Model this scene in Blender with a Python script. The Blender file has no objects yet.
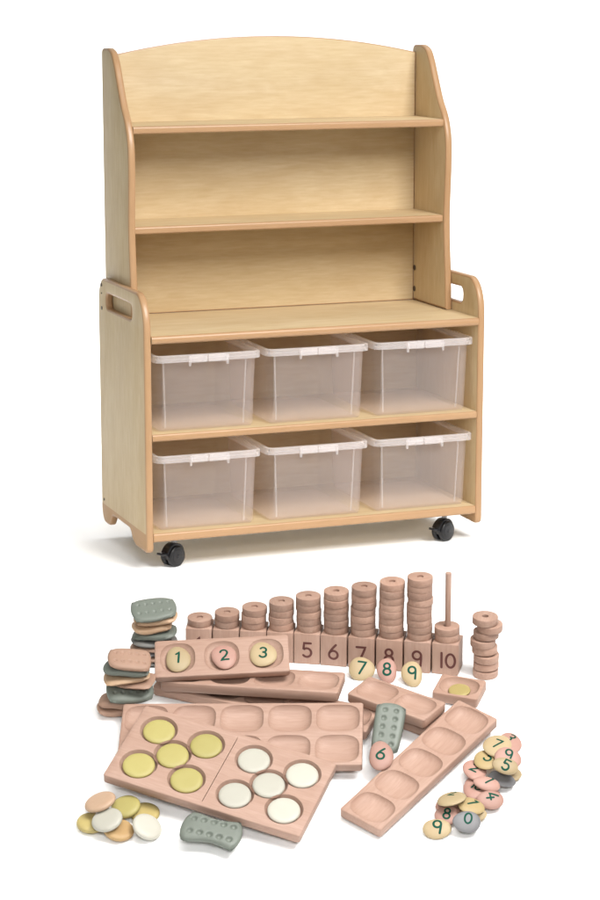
import bpy, bmesh, math, random
from math import sin, cos, pi, radians, sqrt, atan2, atan, hypot
from mathutils import Vector as V, Matrix as M
from mathutils.bvhtree import BVHTree
from mathutils.geometry import delaunay_2d_cdt
random.seed(7)
sc = bpy.context.scene
COL = sc.collection

# ------------------------------------------------------------------ camera
FPX, YAW, PITCH = 2300.0, 0.36714, 0.20297
CAM = V((-1.86772, -6.0668, 1.62389))
cd = bpy.data.cameras.new("camera")
cd.sensor_fit = 'VERTICAL'; cd.sensor_height = 36.0; cd.lens = 36.0 * FPX / 900.0
cd.clip_end = 200
cam = bpy.data.objects.new("camera", cd); COL.objects.link(cam)
cam.location = CAM; cam.rotation_euler = (pi / 2 - PITCH, 0, -YAW)
sc.camera = cam
FWD = V((sin(YAW), cos(YAW), 0)); RGT = V((cos(YAW), -sin(YAW), 0)); UP = V((0, 0, 1))
VDIR = FWD * cos(PITCH) - UP * sin(PITCH); VUP = FWD * sin(PITCH) + UP * cos(PITCH)

def ray(px, py):
    return (VDIR + RGT * ((px - 300) / FPX) + VUP * ((450 - py) / FPX)).normalized()

# ------------------------------------------------------------------ materials
def new_mat(name):
    m = bpy.data.materials.new(name); m.use_nodes = True
    nt = m.node_tree; nt.nodes.clear()
    out = nt.nodes.new('ShaderNodeOutputMaterial')
    b = nt.nodes.new('ShaderNodeBsdfPrincipled')
    nt.links.new(b.outputs[0], out.inputs[0])
    return m, nt, b, out

def mixc(nt, fac, a, b, mode='MIX'):
    n = nt.nodes.new('ShaderNodeMix'); n.data_type = 'RGBA'; n.blend_type = mode
    for sock, val in ((n.inputs['Factor'], fac), (n.inputs[6], a), (n.inputs[7], b)):
        if hasattr(val, 'links'): nt.links.new(val, sock)
        elif isinstance(val, tuple): sock.default_value = (*val, 1)
        else: sock.default_value = val
    return n.outputs[2]

def noise(nt, vec, scale, detail=4, rough=.55, dist=0):
    n = nt.nodes.new('ShaderNodeTexNoise')
    n.inputs['Scale'].default_value = scale; n.inputs['Detail'].default_value = detail
    n.inputs['Roughness'].default_value = rough; n.inputs['Distortion'].default_value = dist
    nt.links.new(vec, n.inputs['Vector']); return n.outputs['Fac']

def ramp(nt, fac, a, b):
    n = nt.nodes.new('ShaderNodeMapRange')
    n.inputs['From Min'].default_value = a; n.inputs['From Max'].default_value = b
    nt.links.new(fac, n.inputs['Value']); return n.outputs['Result']

def coords(nt, scale, rot=(0, 0, 0), per_object=True):
    tc = nt.nodes.new('ShaderNodeTexCoord'); mp = nt.nodes.new('ShaderNodeMapping')
    mp.inputs['Scale'].default_value = scale; mp.inputs['Rotation'].default_value = rot
    nt.links.new(tc.outputs['Object'], mp.inputs['Vector'])
    if per_object:
        oi = nt.nodes.new('ShaderNodeObjectInfo')
        mul = nt.nodes.new('ShaderNodeMath'); mul.operation = 'MULTIPLY'; mul.inputs[1].default_value = 37.0
        nt.links.new(oi.outputs['Random'], mul.inputs[0])
        nt.links.new(mul.outputs[0], mp.inputs['Location'])
    return mp.outputs['Vector']

def wood(name, base, dark, light, axis='Z', sc_=1.0, rough=.42, fine=.5, figure=.5, bump=.03, vary=.0, spec=.4, foot=None, blotch=0):
    m, nt, b, out = new_mat(name)
    st = {'X': (.11, 1, 1), 'Y': (1, .11, 1), 'Z': (1, 1, .11)}[axis]
    s2 = {'X': (.22, 1, 1), 'Y': (1, .22, 1), 'Z': (1, 1, .22)}[axis]
    v1 = coords(nt, tuple(a * sc_ for a in st)); v2 = coords(nt, tuple(a * sc_ for a in s2))
    nf = ramp(nt, noise(nt, v1, 130, 5, .6), .3, .7)
    nb = ramp(nt, noise(nt, v2, 7, 3, .5, .8), .3, .72)
    nd = ramp(nt, noise(nt, v1, 22, 4, .6, .3), .32, .7)
    c = mixc(nt, nb, base, light)
    if blotch:
        s3 = {'X': (.4, 1, 1), 'Y': (1, .4, 1), 'Z': (1, 1, .4)}[axis]
        n3 = ramp(nt, noise(nt, coords(nt, s3), 9, 4, .55, 1.2), .47, .74)
        m3 = nt.nodes.new('ShaderNodeMath'); m3.operation = 'MULTIPLY'; m3.inputs[1].default_value = blotch
        nt.links.new(n3, m3.inputs[0]); c = mixc(nt, m3.outputs[0], c, dark)
    mu = nt.nodes.new('ShaderNodeMath'); mu.operation = 'MULTIPLY'; mu.inputs[1].default_value = figure
    nt.links.new(nd, mu.inputs[0]); c = mixc(nt, mu.outputs[0], c, dark)
    mu2 = nt.nodes.new('ShaderNodeMath'); mu2.operation = 'MULTIPLY'; mu2.inputs[1].default_value = fine
    nt.links.new(nf, mu2.inputs[0]); c = mixc(nt, mu2.outputs[0], c, dark)
    if vary:
        oi = nt.nodes.new('ShaderNodeObjectInfo')
        hs = nt.nodes.new('ShaderNodeHueSaturation')
        mr = nt.nodes.new('ShaderNodeMapRange')
        mr.inputs['To Min'].default_value = 1 - vary; mr.inputs['To Max'].default_value = 1 + vary
        nt.links.new(oi.outputs['Random'], mr.inputs['Value']); nt.links.new(mr.outputs[0], hs.inputs['Value'])
        nt.links.new(c, hs.inputs['Color']); c = hs.outputs[0]
    if foot:
        tc = nt.nodes.new('ShaderNodeTexCoord'); sx = nt.nodes.new('ShaderNodeSeparateXYZ'); nt.links.new(tc.outputs['Object'], sx.inputs[0])
        lt = nt.nodes.new('ShaderNodeMath'); lt.operation = 'LESS_THAN'; lt.inputs[1].default_value = foot[0]
        nt.links.new(sx.outputs['Z'], lt.inputs[0]); c = mixc(nt, lt.outputs[0], c, foot[1])
    nt.links.new(c, b.inputs['Base Color'])
    b.inputs['Specular IOR Level'].default_value = spec
    b.inputs['Roughness'].default_value = rough
    bp = nt.nodes.new('ShaderNodeBump'); bp.inputs['Strength'].default_value = bump; bp.inputs['Distance'].default_value = .002
    nt.links.new(nf, bp.inputs['Height']); nt.links.new(bp.outputs[0], b.inputs['Normal'])
    return m

def speckle(name, base, other, scale=25, rough=.6, amount=.5, bump=.1, spec=.4):
    m, nt, b, out = new_mat(name)
    v = coords(nt, (1, 1, 1))
    n1 = ramp(nt, noise(nt, v, scale, 4, .6), .3, .7)
    n2 = noise(nt, v, scale * 9, 3, .6)
    mu = nt.nodes.new('ShaderNodeMath'); mu.operation = 'MULTIPLY'; mu.inputs[1].default_value = amount
    nt.links.new(n1, mu.inputs[0])
    c = mixc(nt, mu.outputs[0], base, other)
    oi = nt.nodes.new('ShaderNodeObjectInfo'); hs = nt.nodes.new('ShaderNodeHueSaturation'); mr = nt.nodes.new('ShaderNodeMapRange')
    mr.inputs['To Min'].default_value = .9; mr.inputs['To Max'].default_value = 1.12
    nt.links.new(oi.outputs['Random'], mr.inputs['Value']); nt.links.new(mr.outputs[0], hs.inputs['Value'])
    nt.links.new(c, hs.inputs['Color']); c = hs.outputs[0]
    nt.links.new(c, b.inputs['Base Color']); b.inputs['Roughness'].default_value = rough
    b.inputs['Specular IOR Level'].default_value = spec
    bp = nt.nodes.new('ShaderNodeBump'); bp.inputs['Strength'].default_value = bump; bp.inputs['Distance'].default_value = .002
    nt.links.new(n2, bp.inputs['Height']); nt.links.new(bp.outputs[0], b.inputs['Normal'])
    return m

def plain(name, col, rough=.5, spec=.5):
    m, nt, b, out = new_mat(name)
    v = coords(nt, (1, 1, 1))
    n1 = noise(nt, v, 60, 3, .6)
    c = mixc(nt, n1, tuple(x * .9 for x in col), tuple(min(1, x * 1.1) for x in col))
    nt.links.new(c, b.inputs['Base Color']); b.inputs['Roughness'].default_value = rough
    b.inputs['Specular IOR Level'].default_value = spec
    return m

MAPLE = dict(base=(.60, .468, .275), dark=(.44, .29, .14), light=(.645, .52, .335))
maple_x = wood('maple_laminate_across', rough=.5, spec=.25, axis='X', figure=.2, fine=.42, blotch=.32, **MAPLE)
maple_z = wood('maple_laminate_upright', rough=.5, spec=.25, axis='Z', figure=.2, fine=.42, blotch=.32, **MAPLE)
maple_side = wood('maple_laminate_with_solid_foot', rough=.5, spec=.25, axis='Z', figure=.2, fine=.42, blotch=.32, foot=(.0735, (.455, .275, .14)), **MAPLE)
edge_m = wood('maple_edge_band', (.42, .245, .125), (.34, .185, .088), (.475, .295, .16), axis='Z', figure=.3, fine=.2, rough=.33)
edge_x = wood('maple_edge_band_across', (.42, .245, .125), (.34, .185, .088), (.475, .295, .16), axis='X', figure=.3, fine=.2, rough=.33)
BEECH = dict(base=(.375, .243, .184), dark=(.26, .146, .102), light=(.425, .29, .23))
beech = wood('beech', axis='X', sc_=1.4, figure=.42, fine=.5, rough=.6, vary=.05, **BEECH)
beech_z = wood('beech_upright', axis='Z', sc_=1.4, figure=.42, fine=.45, rough=.6, vary=.05, **BEECH)
beech_ring = wood('beech_ring', (.375, .238, .178), (.25, .137, .095), (.445, .305, .237), axis='X', sc_=1.6, figure=.5, fine=.5, rough=.6, vary=.17)
burn = plain('burnt_brown_ink', (.085, .022, .017), .7)
green_ink = plain('green_ink', (.002, .052, .032), .6, .15)
black_plastic = plain('black_plastic', (.004, .004, .006), .3)
rubber = plain('black_rubber', (.003, .003, .004), .35)
dark_metal = plain('dark_screw_cap', (.06, .045, .03), .5)
grey_metal = plain('grey_steel', (.35, .35, .36), .35)
cream = speckle('cream_resin', (.36, .285, .165), (.32, .215, .115), 22, .55)
creamy = speckle('pale_yellow_resin', (.36, .27, .13), (.31, .21, .09), 22, .55)
pinkr = speckle('pink_resin', (.36, .215, .172), (.315, .155, .122), 25, .55)
greyr = speckle('slate_grey_resin', (.165, .162, .165), (.13, .127, .132), 30, .5)
sage = speckle('sage_green_stone', (.140, .156, .132), (.112, .126, .106), 20, .5)
slate = speckle('dark_slate_stone', (.115, .115, .11), (.17, .155, .135), 22, .5)
peach = speckle('peach_stone', (.48, .32, .20), (.42, .25, .15), 22, .55)
tan = speckle('tan_stone', (.33, .205, .145), (.27, .16, .11), 22, .6)
yellow = speckle('yellow_disc', (.345, .30, .105), (.31, .26, .08), 18, .5, .5, .05)
paleyellow = speckle('pale_yellow_disc', (.36, .29, .11), (.31, .23, .085), 18, .5, .5, .05)
white_d = speckle('white_disc', (.39, .375, .32), (.365, .345, .29), 20, .45, .5, .04)
peach_d = speckle('peach_disc', (.40, .275, .185), (.34, .21, .135), 20, .5, .5, .04)
tan_d = speckle('tan_disc', (.36, .235, .105), (.30, .18, .075), 20, .5, .5, .04)

def poly_mat(name, col, fac, rough=.14):
    m, nt, b, out = new_mat(name)
    v = coords(nt, (1, 1, 1))
    n1 = noise(nt, v, 14, 3, .5)
    b.inputs['Base Color'].default_value = (*col, 1); b.inputs['Roughness'].default_value = rough
    tr = nt.nodes.new('ShaderNodeBsdfTransparent'); tr.inputs[0].default_value = (.995, .985, .985, 1)
    tl = nt.nodes.new('ShaderNodeBsdfTranslucent'); tl.inputs[0].default_value = (*col, 1)
    m0 = nt.nodes.new('ShaderNodeMixShader'); m0.inputs[0].default_value = .3
    nt.links.new(b.outputs[0], m0.inputs[1]); nt.links.new(tl.outputs[0], m0.inputs[2])
    lw = nt.nodes.new('ShaderNodeLayerWeight'); lw.inputs[0].default_value = .25
    mr = nt.nodes.new('ShaderNodeMapRange'); mr.inputs['To Min'].default_value = fac; mr.inputs['To Max'].default_value = min(1, fac + (.3 if fac else .06))
    nt.links.new(lw.outputs['Facing'], mr.inputs['Value'])
    ad = nt.nodes.new('ShaderNodeMath'); ad.operation = 'MULTIPLY_ADD'; ad.inputs[1].default_value = .03
    nt.links.new(n1, ad.inputs[0]); nt.links.new(mr.outputs[0], ad.inputs[2])
    mx = nt.nodes.new('ShaderNodeMixShader')
    nt.links.new(ad.outputs[0], mx.inputs[0]); nt.links.new(tr.outputs[0], mx.inputs[1]); nt.links.new(m0.outputs[0], mx.inputs[2])
    nt.links.new(mx.outputs[0], out.inputs[0])
    return m
box_m = poly_mat('clear_polypropylene', (.98, .91, .88), .06)
box_front = poly_mat('brightened_polypropylene_front', (.99, .91, .885), .17)  # same plastic; extra white scatter on the front walls stands in for light
box_in = poly_mat('clear_polypropylene_inner_skin', (.95, .86, .83), .0)
rim_m = poly_mat('frosted_polypropylene_rim', (1, .98, .985), .2, .12)

# ------------------------------------------------------------------ object helpers
def obj(name, bm, mats, parent=None, smooth=True, sharp=35):
    bmesh.ops.recalc_face_normals(bm, faces=bm.faces)
    me = bpy.data.meshes.new(name)
    if smooth:
        for f in bm.faces: f.smooth = True
        for e in bm.edges:
            if len(e.link_faces) == 2 and e.calc_face_angle(0) > radians(sharp): e.smooth = False
    bm.to_mesh(me); bm.free()
    if not isinstance(mats, (list, tuple)): mats = [mats]
    for m in mats: me.materials.append(m)
    o = bpy.data.objects.new(name, me); COL.objects.link(o)
    if parent: o.parent = parent
    return o

def tag(o, label=None, cat=None, group=None):
    if label: o['label'] = label
    if cat: o['category'] = cat
    if group: o['group'] = group
    return o

def thing(name, label, cat, mat=None, group=None):
    o = bpy.data.objects.new(name, None); COL.objects.link(o)
    o.empty_display_size = .05
    if mat is not None: o.matrix_world = mat
    return tag(o, label, cat, group)

def part_from(src, parent):
    c = src.copy(); COL.objects.link(c); c.parent = parent; c.matrix_parent_inverse = M(); return c

def bx(bm, x0, x1, y0, y1, z0, z1, mi=0, bev=0, seg=2):
    r = bmesh.ops.create_cube(bm, size=1)
    for v in r['verts']:
        v.co = V(((x0 + x1) / 2 + v.co.x * (x1 - x0), (y0 + y1) / 2 + v.co.y * (y1 - y0), (z0 + z1) / 2 + v.co.z * (z1 - z0)))
    fs = set(f for v in r['verts'] for f in v.link_faces)
    for f in fs: f.material_index = mi
    if bev:
        es = set(e for f in fs for e in f.edges)
        bmesh.ops.bevel(bm, geom=list(es), offset=bev, segments=seg, profile=.5, affect='EDGES')

def cyl(bm, c, axis, r, h, n=32, bev=0, mi=0, r2=None):
    q = V((0, 0, 1)).rotation_difference(V(axis)).to_matrix().to_4x4()
    res = bmesh.ops.create_cone(bm, cap_ends=True, segments=n, radius1=r, radius2=r if r2 is None else r2, depth=h, matrix=M.Translation(V(c)) @ q)
    fs = set(f for v in res['verts'] for f in v.link_faces)
    for f in fs: f.material_index = mi
    if bev:
        es = set(e for f in fs if len(f.verts) > 4 for e in f.edges)
        bmesh.ops.bevel(bm, geom=list(es), offset=bev, segments=3, profile=.5, affect='EDGES')

def panel(outer, holes, thick, edge_bev, seg=3):
    """flat panel in the (a,b) plane with holes, thickness along c, outline edges rounded over. returns bm with coords (a,b,c)
    faces: slot 0 = broad faces, slot 1 = edge band"""
    bm = bmesh.new()
    def clean(lp, ccw):
        out = []
        for p in lp:
            if not out or (V(p) - V(out[-1])).length > 1e-5: out.append(tuple(p))
        if (V(out[0]) - V(out[-1])).length < 1e-5: out.pop()
        ar = sum(out[i][0] * out[(i + 1) % len(out)][1] - out[(i + 1) % len(out)][0] * out[i][1] for i in range(len(out)))
        return out if (ar > 0) == ccw else out[::-1]
    loops = [clean(outer, True)] + [clean(h, False) for h in holes]
    def inset(lp, d):
        res = []
        n = len(lp)
        for i in range(n):
            p = V(lp[i]); a = (p - V(lp[i - 1])).normalized(); b = (V(lp[(i + 1) % n]) - p).normalized()
            na, nb = V((-a.y, a.x)), V((-b.y, b.x)); m = (na + nb).normalized()
            res.append(p + m * (d / max(.5, m.dot(na))))
        return res
    e = edge_bev
    prof = [(e * (1 - sin(pi / 2 * k / seg)), e * (1 - cos(pi / 2 * k / seg))) for k in range(seg + 1)]
    layers = prof + [(o, thick - z) for o, z in prof[::-1]]
    caps = {0: [], len(layers) - 1: []}
    for lp in loops:
        rings = []
        for li, (o, z) in enumerate(layers):
            pts = inset(lp, o)
            r = [bm.verts.new((p.x, p.y, z)) for p in pts]
            rings.append(r)
            if li in caps: caps[li].append((pts, r))
        n = len(lp)
        for A, B in zip(rings, rings[1:]):
            for i in range(n):
                f = bm.faces.new((A[i], A[(i + 1) % n], B[(i + 1) % n], B[i])); f.material_index = 1
    def inside(p, lp):
        r = False
        for i in range(len(lp)):
            a, b = lp[i], lp[(i + 1) % len(lp)]
            if (a[1] > p[1]) != (b[1] > p[1]) and p[0] < (b[0] - a[0]) * (p[1] - a[1]) / (b[1] - a[1]) + a[0]: r = not r
        return r
    for li, grp in caps.items():
        pts, edges, vv = [], [], []
        for P, r in grp:
            s0 = len(pts); pts += P; vv += r; edges += [(s0 + i, s0 + (i + 1) % len(P)) for i in range(len(P))]
        co, ed, fa, ov, *_ = delaunay_2d_cdt(pts, edges, [], 1, 1e-8)
        for f in fa:
            c = sum((co[i] for i in f), V((0, 0))) / len(f)
            if not inside(c, grp[0][0]) or any(inside(c, g_[0]) for g_ in grp[1:]): continue
            if all(ov[i] for i in f): bm.faces.new([vv[ov[i][0]] for i in f])
    return bm

def arc(cx, cy, r, a0, a1, n=8, ry=None):
    ry = r if ry is None else ry
    return [(cx + r * cos(radians(a0 + (a1 - a0) * i / n)), cy + ry * sin(radians(a0 + (a1 - a0) * i / n))) for i in range(n + 1)]

def rrect(x0, x1, y0, y1, r, n=5):
    return arc(x1 - r, y1 - r, r, 0, 90, n) + arc(x0 + r, y1 - r, r, 90, 180, n) + arc(x0 + r, y0 + r, r, 180, 270, n) + arc(x1 - r, y0 + r, r, 270, 360, n)

def spline(pts, n=6):
    out = []
    P = [pts[0]] + list(pts) + [pts[-1]]
    for i in range(1, len(P) - 2):
        p0, p1, p2, p3 = P[i - 1:i + 3]
        for k in range(n):
            t = k / n
            out.append(tuple(.5 * (2 * b + (c - a) * t + (2 * a - 5 * b + 4 * c - d) * t * t + (3 * b - a - 3 * c + d) * t ** 3) for a, b, c, d in zip(p0, p1, p2, p3)))
    out.append(tuple(pts[-1])); return out

def remap(bm, f):
    for v in bm.verts: v.co = V(f(v.co))

# ------------------------------------------------------------------ floor
FZ = -.035
def dist_at(py):            # forward distance where a pixel row of the photograph meets the flat floor
    return (CAM.z - FZ) / math.tan(PITCH + atan((py - 450) / FPX))
D0 = dist_at(628)
TA, TB = radians(8.0), radians(22.0)
PROF = []
def build_profile():
    """flat under the unit, then the paper falls away gently towards the camera and steeper further on"""
    d = dist_at(620); z = FZ; step = .01
    pts = [(60, FZ), (d, FZ)]
    while d > 2.0:
        py = 450 + FPX * math.tan(atan((CAM.z - z) / d) - PITCH)
        if py < 638: a = TA * max(0, (py - 621) / 17)
        elif py < 677: a = TA
        elif py < 700: a = TA + (TB - TA) * (py - 677) / 23
        else: a = TB
        d -= step; z -= step * math.tan(a); pts.append((d, z))
    return pts
PROF = build_profile()
def zfloor(d):
    if d >= PROF[1][0]: return FZ
    i = int((PROF[1][0] - d) / .01) + 1
    if i >= len(PROF) - 1: i = len(PROF) - 2
    (a, za), (b, zb) = PROF[i], PROF[i + 1]
    return za + (zb - za) * (d - a) / (b - a)
def ground(px, py):
    r = ray(px, py); t = 2.0
    def h(t):
        p = CAM + r * t; return p.z - zfloor((p - CAM).dot(FWD))
    while h(t) > 0 and t < 20: t += .05
    a, b = t - .05, t
    for _ in range(30):
        m = (a + b) / 2
        if h(m) > 0: a = m
        else: b = m
    return CAM + r * a, a

bm = bmesh.new()
prof = [(d, z) for d, z in PROF[1:]]
back = [(9.2, FZ)] + [(9.2 + 1.5 * sin(radians(a)), FZ + 1.5 * (1 - cos(radians(a)))) for a in range(6, 91, 6)] + [(10.7, FZ + 6)]
path = back[::-1] + prof
rows = []
for d, z in path:
    p = V((CAM.x, CAM.y, 0)) + FWD * d
    rows.append([bm.verts.new((p + RGT * x).to_3d() * 1 + V((0, 0, z))) for x in (-7, 7)])
for a, b in zip(rows, rows[1:]): bm.faces.new((a[0], a[1], b[1], b[0]))
fm, nt, b_, o_ = new_mat('white_studio_paper')
nn = noise(nt, coords(nt, (1, 1, 1), per_object=False), 3, 3)
nt.links.new(mixc(nt, nn, (.94, .94, .94), (.95, .95, .95)), b_.inputs['Base Color'])
b_.inputs['Roughness'].default_value = .9; b_.inputs['Specular IOR Level'].default_value = .1
fl = obj('floor', bm, fm); fl['kind'] = 'structure'

# ------------------------------------------------------------------ shelving unit
W, T, D = 1.05, .02135, .4556
ZW, ZM, ZB, ZL, ZT = .641, .361, .074, .7575, 1.422
VU, ZS1, ZS2, VS1, VS2 = .1978, 1.2084, .9242, .217, .2135
unit = thing('shelving_unit', 'tall maple shelving unit on black castors holding six clear plastic boxes', 'shelving unit', M.Translation((0, 0, FZ)))
def up(o): o.location = (0, 0, -FZ); return o

# lower sides: outline in (v, z)
zf = .018
low = []
low += arc(.075, ZL - .105, .075, 180, 90, 9, .105)          # big front rounding
low += [(.17, ZL), (.33, ZL)]
low += arc(D - .055, ZL - .075, .055, 90, 0, 7, .075)
low += [(D, .2), (D, .09)]
low += spline([(D, .06), (D - .008, .035), (D - .03, zf), (D - .075, zf), (D - .092, zf + .012), (D - .108, .050), (D - .128, .056)], 4)
low += spline([(.20, .056), (.165, .054), (.145, .035), (.128, zf + .006), (.11, zf)], 4)
low += [(.03, zf)] + arc(.016, zf + .016, .016, 270, 180, 4)
slot = rrect(.115, .372, .672, .717, .018, 5)
for x0 in (0, W - T):
    bm = panel(low, [slot], T, .0065, 3)
    remap(bm, lambda c, x0=x0: (x0 + c.z, c.x, c.y))
    sp = up(obj('side_panel', bm, [maple_side, edge_m], unit))
    for v_, z_, r_ in (((D - .040), .737, .0055), ((D - .040), .712, .0025), ((D - .040), .668, .0055), ((D - .03), .088, .004)):
        bm = bmesh.new(); cyl(bm, (-.0003 if x0 == 0 else W + .0003, v_, z_), (1, 0, 0), r_, .003, 14, .0008)
        obj('screw_cap', bm, dark_metal, sp)

def shelf(name, x0, x1, y0, y1, z0, z1, mats, nose=.006):
    bm = bmesh.new()
    r = bmesh.ops.create_cube(bm, size=1)
    for v in r['verts']:
        v.co = V(((x0 + x1) / 2 + v.co.x * (x1 - x0), (y0 + y1) / 2 + v.co.y * (y1 - y0), (z0 + z1) / 2 + v.co.z * (z1 - z0)))
    fr = [f for f in bm.faces if f.calc_center_median().y < y0 + 1e-5][0]
    fr.material_index = 1
    es = [e for e in fr.edges if abs(e.verts[0].co.z - e.verts[1].co.z) < 1e-6]
    bmesh.ops.bevel(bm, geom=es, offset=nose, segments=4, profile=.5, affect='EDGES', material=1)
    return up(obj(name, bm, mats, unit))
WM = [maple_x, edge_x]
g = .0006
shelf('worktop', T + g, W - T - g, -.004, D - .004, ZW - .023, ZW, WM, .009)
shelf('shelf', T + g, W - T - g, .002, D - .012, ZM - .021, ZM, WM)
shelf('shelf', T + g, W - T - g, .002, D - .012, ZB - .025, ZB, WM)
# lower back panel
bm = bmesh.new(); bx(bm, T + g, W - T - g, D - .0118, D - .0035, .05, ZW - .024)
up(obj('back_panel', bm, maple_x, unit))
# hutch sides
VB = D - .002
hs = [(VB, ZW + .001), (VB, ZT - .02)] + arc(VB - .018, ZT - .018, .018, 0, 90, 5)
hs += spline([(VB - .05, ZT), (.385, ZT), (.352, ZT - .012), (.325, ZT - .045), (.300, ZT - .09), (.262, ZT - .155), (.225, 1.22), (.202, 1.165), (.196, 1.10), (.2005, 1.0), (.2045, .93), (.201, .85), (.192, .76), (.187, .70), (.186, ZW + .001)], 5)
hs = hs[::-1]
for x0 in (T + g, W - 2 * T - g):
    bm = panel(hs, [], T, .0065, 3)
    remap(bm, lambda c, x0=x0: (x0 + c.z, c.x, c.y))
    sp = up(obj('hutch_side', bm, [maple_z, edge_m], unit))
    if x0 > .5:
        for z_ in (.677, .742):
            bm = bmesh.new()
            cyl(bm, (x0 - .0002, VB - .035, z_), (1, 0, 0), .0085, .0035, 20, .001)
            obj('screw_cap', bm, dark_metal, sp)
# hutch back with arched top: outline in (u, z)
u0, u1 = 2 * T + 2 * g, W - 2 * T - 2 * g
um = (u0 + u1) / 2; hh = .052; zt0 = ZT - .022
top = [(u1 + (u0 - u1) * i / 28, zt0 + hh * (1 - ((i - 14) / 14) ** 2)) for i in range(29)]
bm = panel([(u0, ZW + .001), (u1, ZW + .001)] + top, [], .014, .003, 2)
remap(bm, lambda c: (c.x, D - .03 + c.z, c.y))
up(obj('hutch_back', bm, [maple_x, edge_x], unit))
g2 = 2 * T + 2 * g
shelf('hutch_shelf', g2, W - g2, VS1, D - .0305, ZS1 - .0215, ZS1, WM)
shelf('hutch_shelf', g2, W - g2, VS2, D - .0305, ZS2 - .0215, ZS2, WM)

# castors
def castor(u, v, spin, brake):
    c = bpy.data.objects.new('castor', None); COL.objects.link(c); c.parent = unit
    c.location = (u, v, 0); c.rotation_euler = (0, 0, spin); c.empty_display_size = .03
    bm = bmesh.new()
    bx(bm, -.022, .022, -.022, .022, .0815, .0845, 0, .0008)
    cyl(bm, (0, 0, .073), (0, 0, 1), .008, .018, 18)
    obj('mounting_plate', bm, grey_metal, c)
    for s in (-1, 1):
        bm = bmesh.new(); cyl(bm, (s * .013, -.006, .0305), (1, 0, 0), .0305, .017, 40, .004)
        w = obj('wheel', bm, rubber, c)
        bm = bmesh.new(); cyl(bm, (s * .0215, -.006, .0305), (1, 0, 0), .021, .002, 32, .0008)
        cyl(bm, (s * .0224, -.006, .0305), (1, 0, 0), .006, .003, 16, .0008)
        obj('hub', bm, black_plastic, w)
    # hooded fork
    bm = bmesh.new()
    a = [(-.006 + .036 * cos(radians(t)), .0305 + .034 * sin(radians(t))) for t in range(-5, 186, 12)]
    b = [(-.006 + .026 * cos(radians(t)), .0305 + .0325 * sin(radians(t)) - .010) for t in range(185, -6, -12)]
    bmh = panel(a + b, [], .026, .0012, 2); remap(bmh, lambda q: (q.z - .013, q.x * .98, q.y + .0035))
    obj('fork', bmh, black_plastic, c); bm.free()
    if brake:
        bm = bmesh.new(); bx(bm, -.012, .012, -.062, -.028, .034, .041, 0, .002)
        bmesh.ops.rotate(bm, verts=bm.verts, cent=(0, -.03, .037), matrix=M.Rotation(radians(-12), 3, 'X'))
        obj('brake_lever', bm, black_plastic, c)
castor(.098, .052, radians(-62), True)
castor(.950, .052, radians(-62), True)
castor(.115, .41, radians(-40), False)
castor(.985, .423, radians(-40), False)

# ------------------------------------------------------------------ storage boxes
def rr_loop(x0, x1, y0, y1, z, r, n=5):
    return [(p[0], p[1], z) for p in rrect(x0, x1, y0, y1, r, n)]
def loft(bm, loops, close_end=True, mi=0):
    vs = [[bm.verts.new(p) for p in lp] for lp in loops]
    n = len(vs[0])
    for a, b in zip(vs, vs[1:]):
        for i in range(n): 
            f = bm.faces.new((a[i], a[(i + 1) % n], b[(i + 1) % n], b[i])); f.material_index = mi
    if close_end: bm.faces.new(vs[-1])
    return vs
BW, BD, BH = .318, .415, .221
hw, tw = .151, .1435         # half width body top / foot
def box_body():
    bm = bmesh.new()
    # outer skin down, then inner skin up: real wall thickness
    t = .0022
    def L(z, k, ins, r):
        h = tw + (hw - tw) * k - ins; y0 = .018 + .010 * (1 - k) + ins; y1 = BD - .018 - .014 * (1 - k) - ins
        return rr_loop(-h, h, y0, y1, z, max(.004, r - ins))
    loops = [L(BH - .004, 1, t, .024), L(.06, .27, t, .020), L(.012, .03, t, .016), L(.0035, .0, t + .006, .012)]
    inner = loops
    outer = [L(BH - .004, 1, 0, .024), L(.06, .27, 0, .020), L(.010, .03, 0, .016), L(.0004, 0, .006, .012)]
    vo = loft(bm, outer, True); vi = loft(bm, inner, True, 1)
    for f in bm.faces:
        if f.material_index == 0 and f.normal.length >= 0:
            f.normal_update(); q = f.calc_center_median()
            if abs(f.normal.y) > .9 and q.y < .05 and len(f.verts) == 4: f.material_index = 2
    n = len(vo[0])
    for i in range(n): bm.faces.new((vo[0][i], vo[0][(i + 1) % n], vi[0][(i + 1) % n], vi[0][i]))
    return bm
def box_rim():
    bm = bmesh.new()
    X = BW / 2
    o = lambda ins, z, r: rr_loop(-X + ins, X - ins, ins, BD - ins, z, max(.004, r - ins), 5)
    loops = [o(.0, BH - .020, .024), o(.0, BH - .002, .024), o(.003, BH, .024), o(.0085, BH, .024), o(.0105, BH - .004, .024), o(.0105, BH - .012, .024), o(.004, BH - .0125, .024), o(.003, BH - .020, .024)]
    vs = loft(bm, loops, False)
    a, b = vs[-1], vs[0]
    for i in range(len(a)): bm.faces.new((a[i], a[(i + 1) % len(a)], b[(i + 1) % len(b)], b[i]))
    return bm
def box_clip():
    bm = bmesh.new()
    bx(bm, -.056, -.006, -.0055, -.0006, BH - .022, BH - .001, 0, .0015)
    bx(bm, -.003, .052, -.0055, -.0006, BH - .022, BH - .001, 0, .0015)
    for x in (-.058, .054): bx(bm, x - .003, x + .003, -.0070, -.0006, BH - .031, BH - .003, 0, .0012)
    return bm
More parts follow.
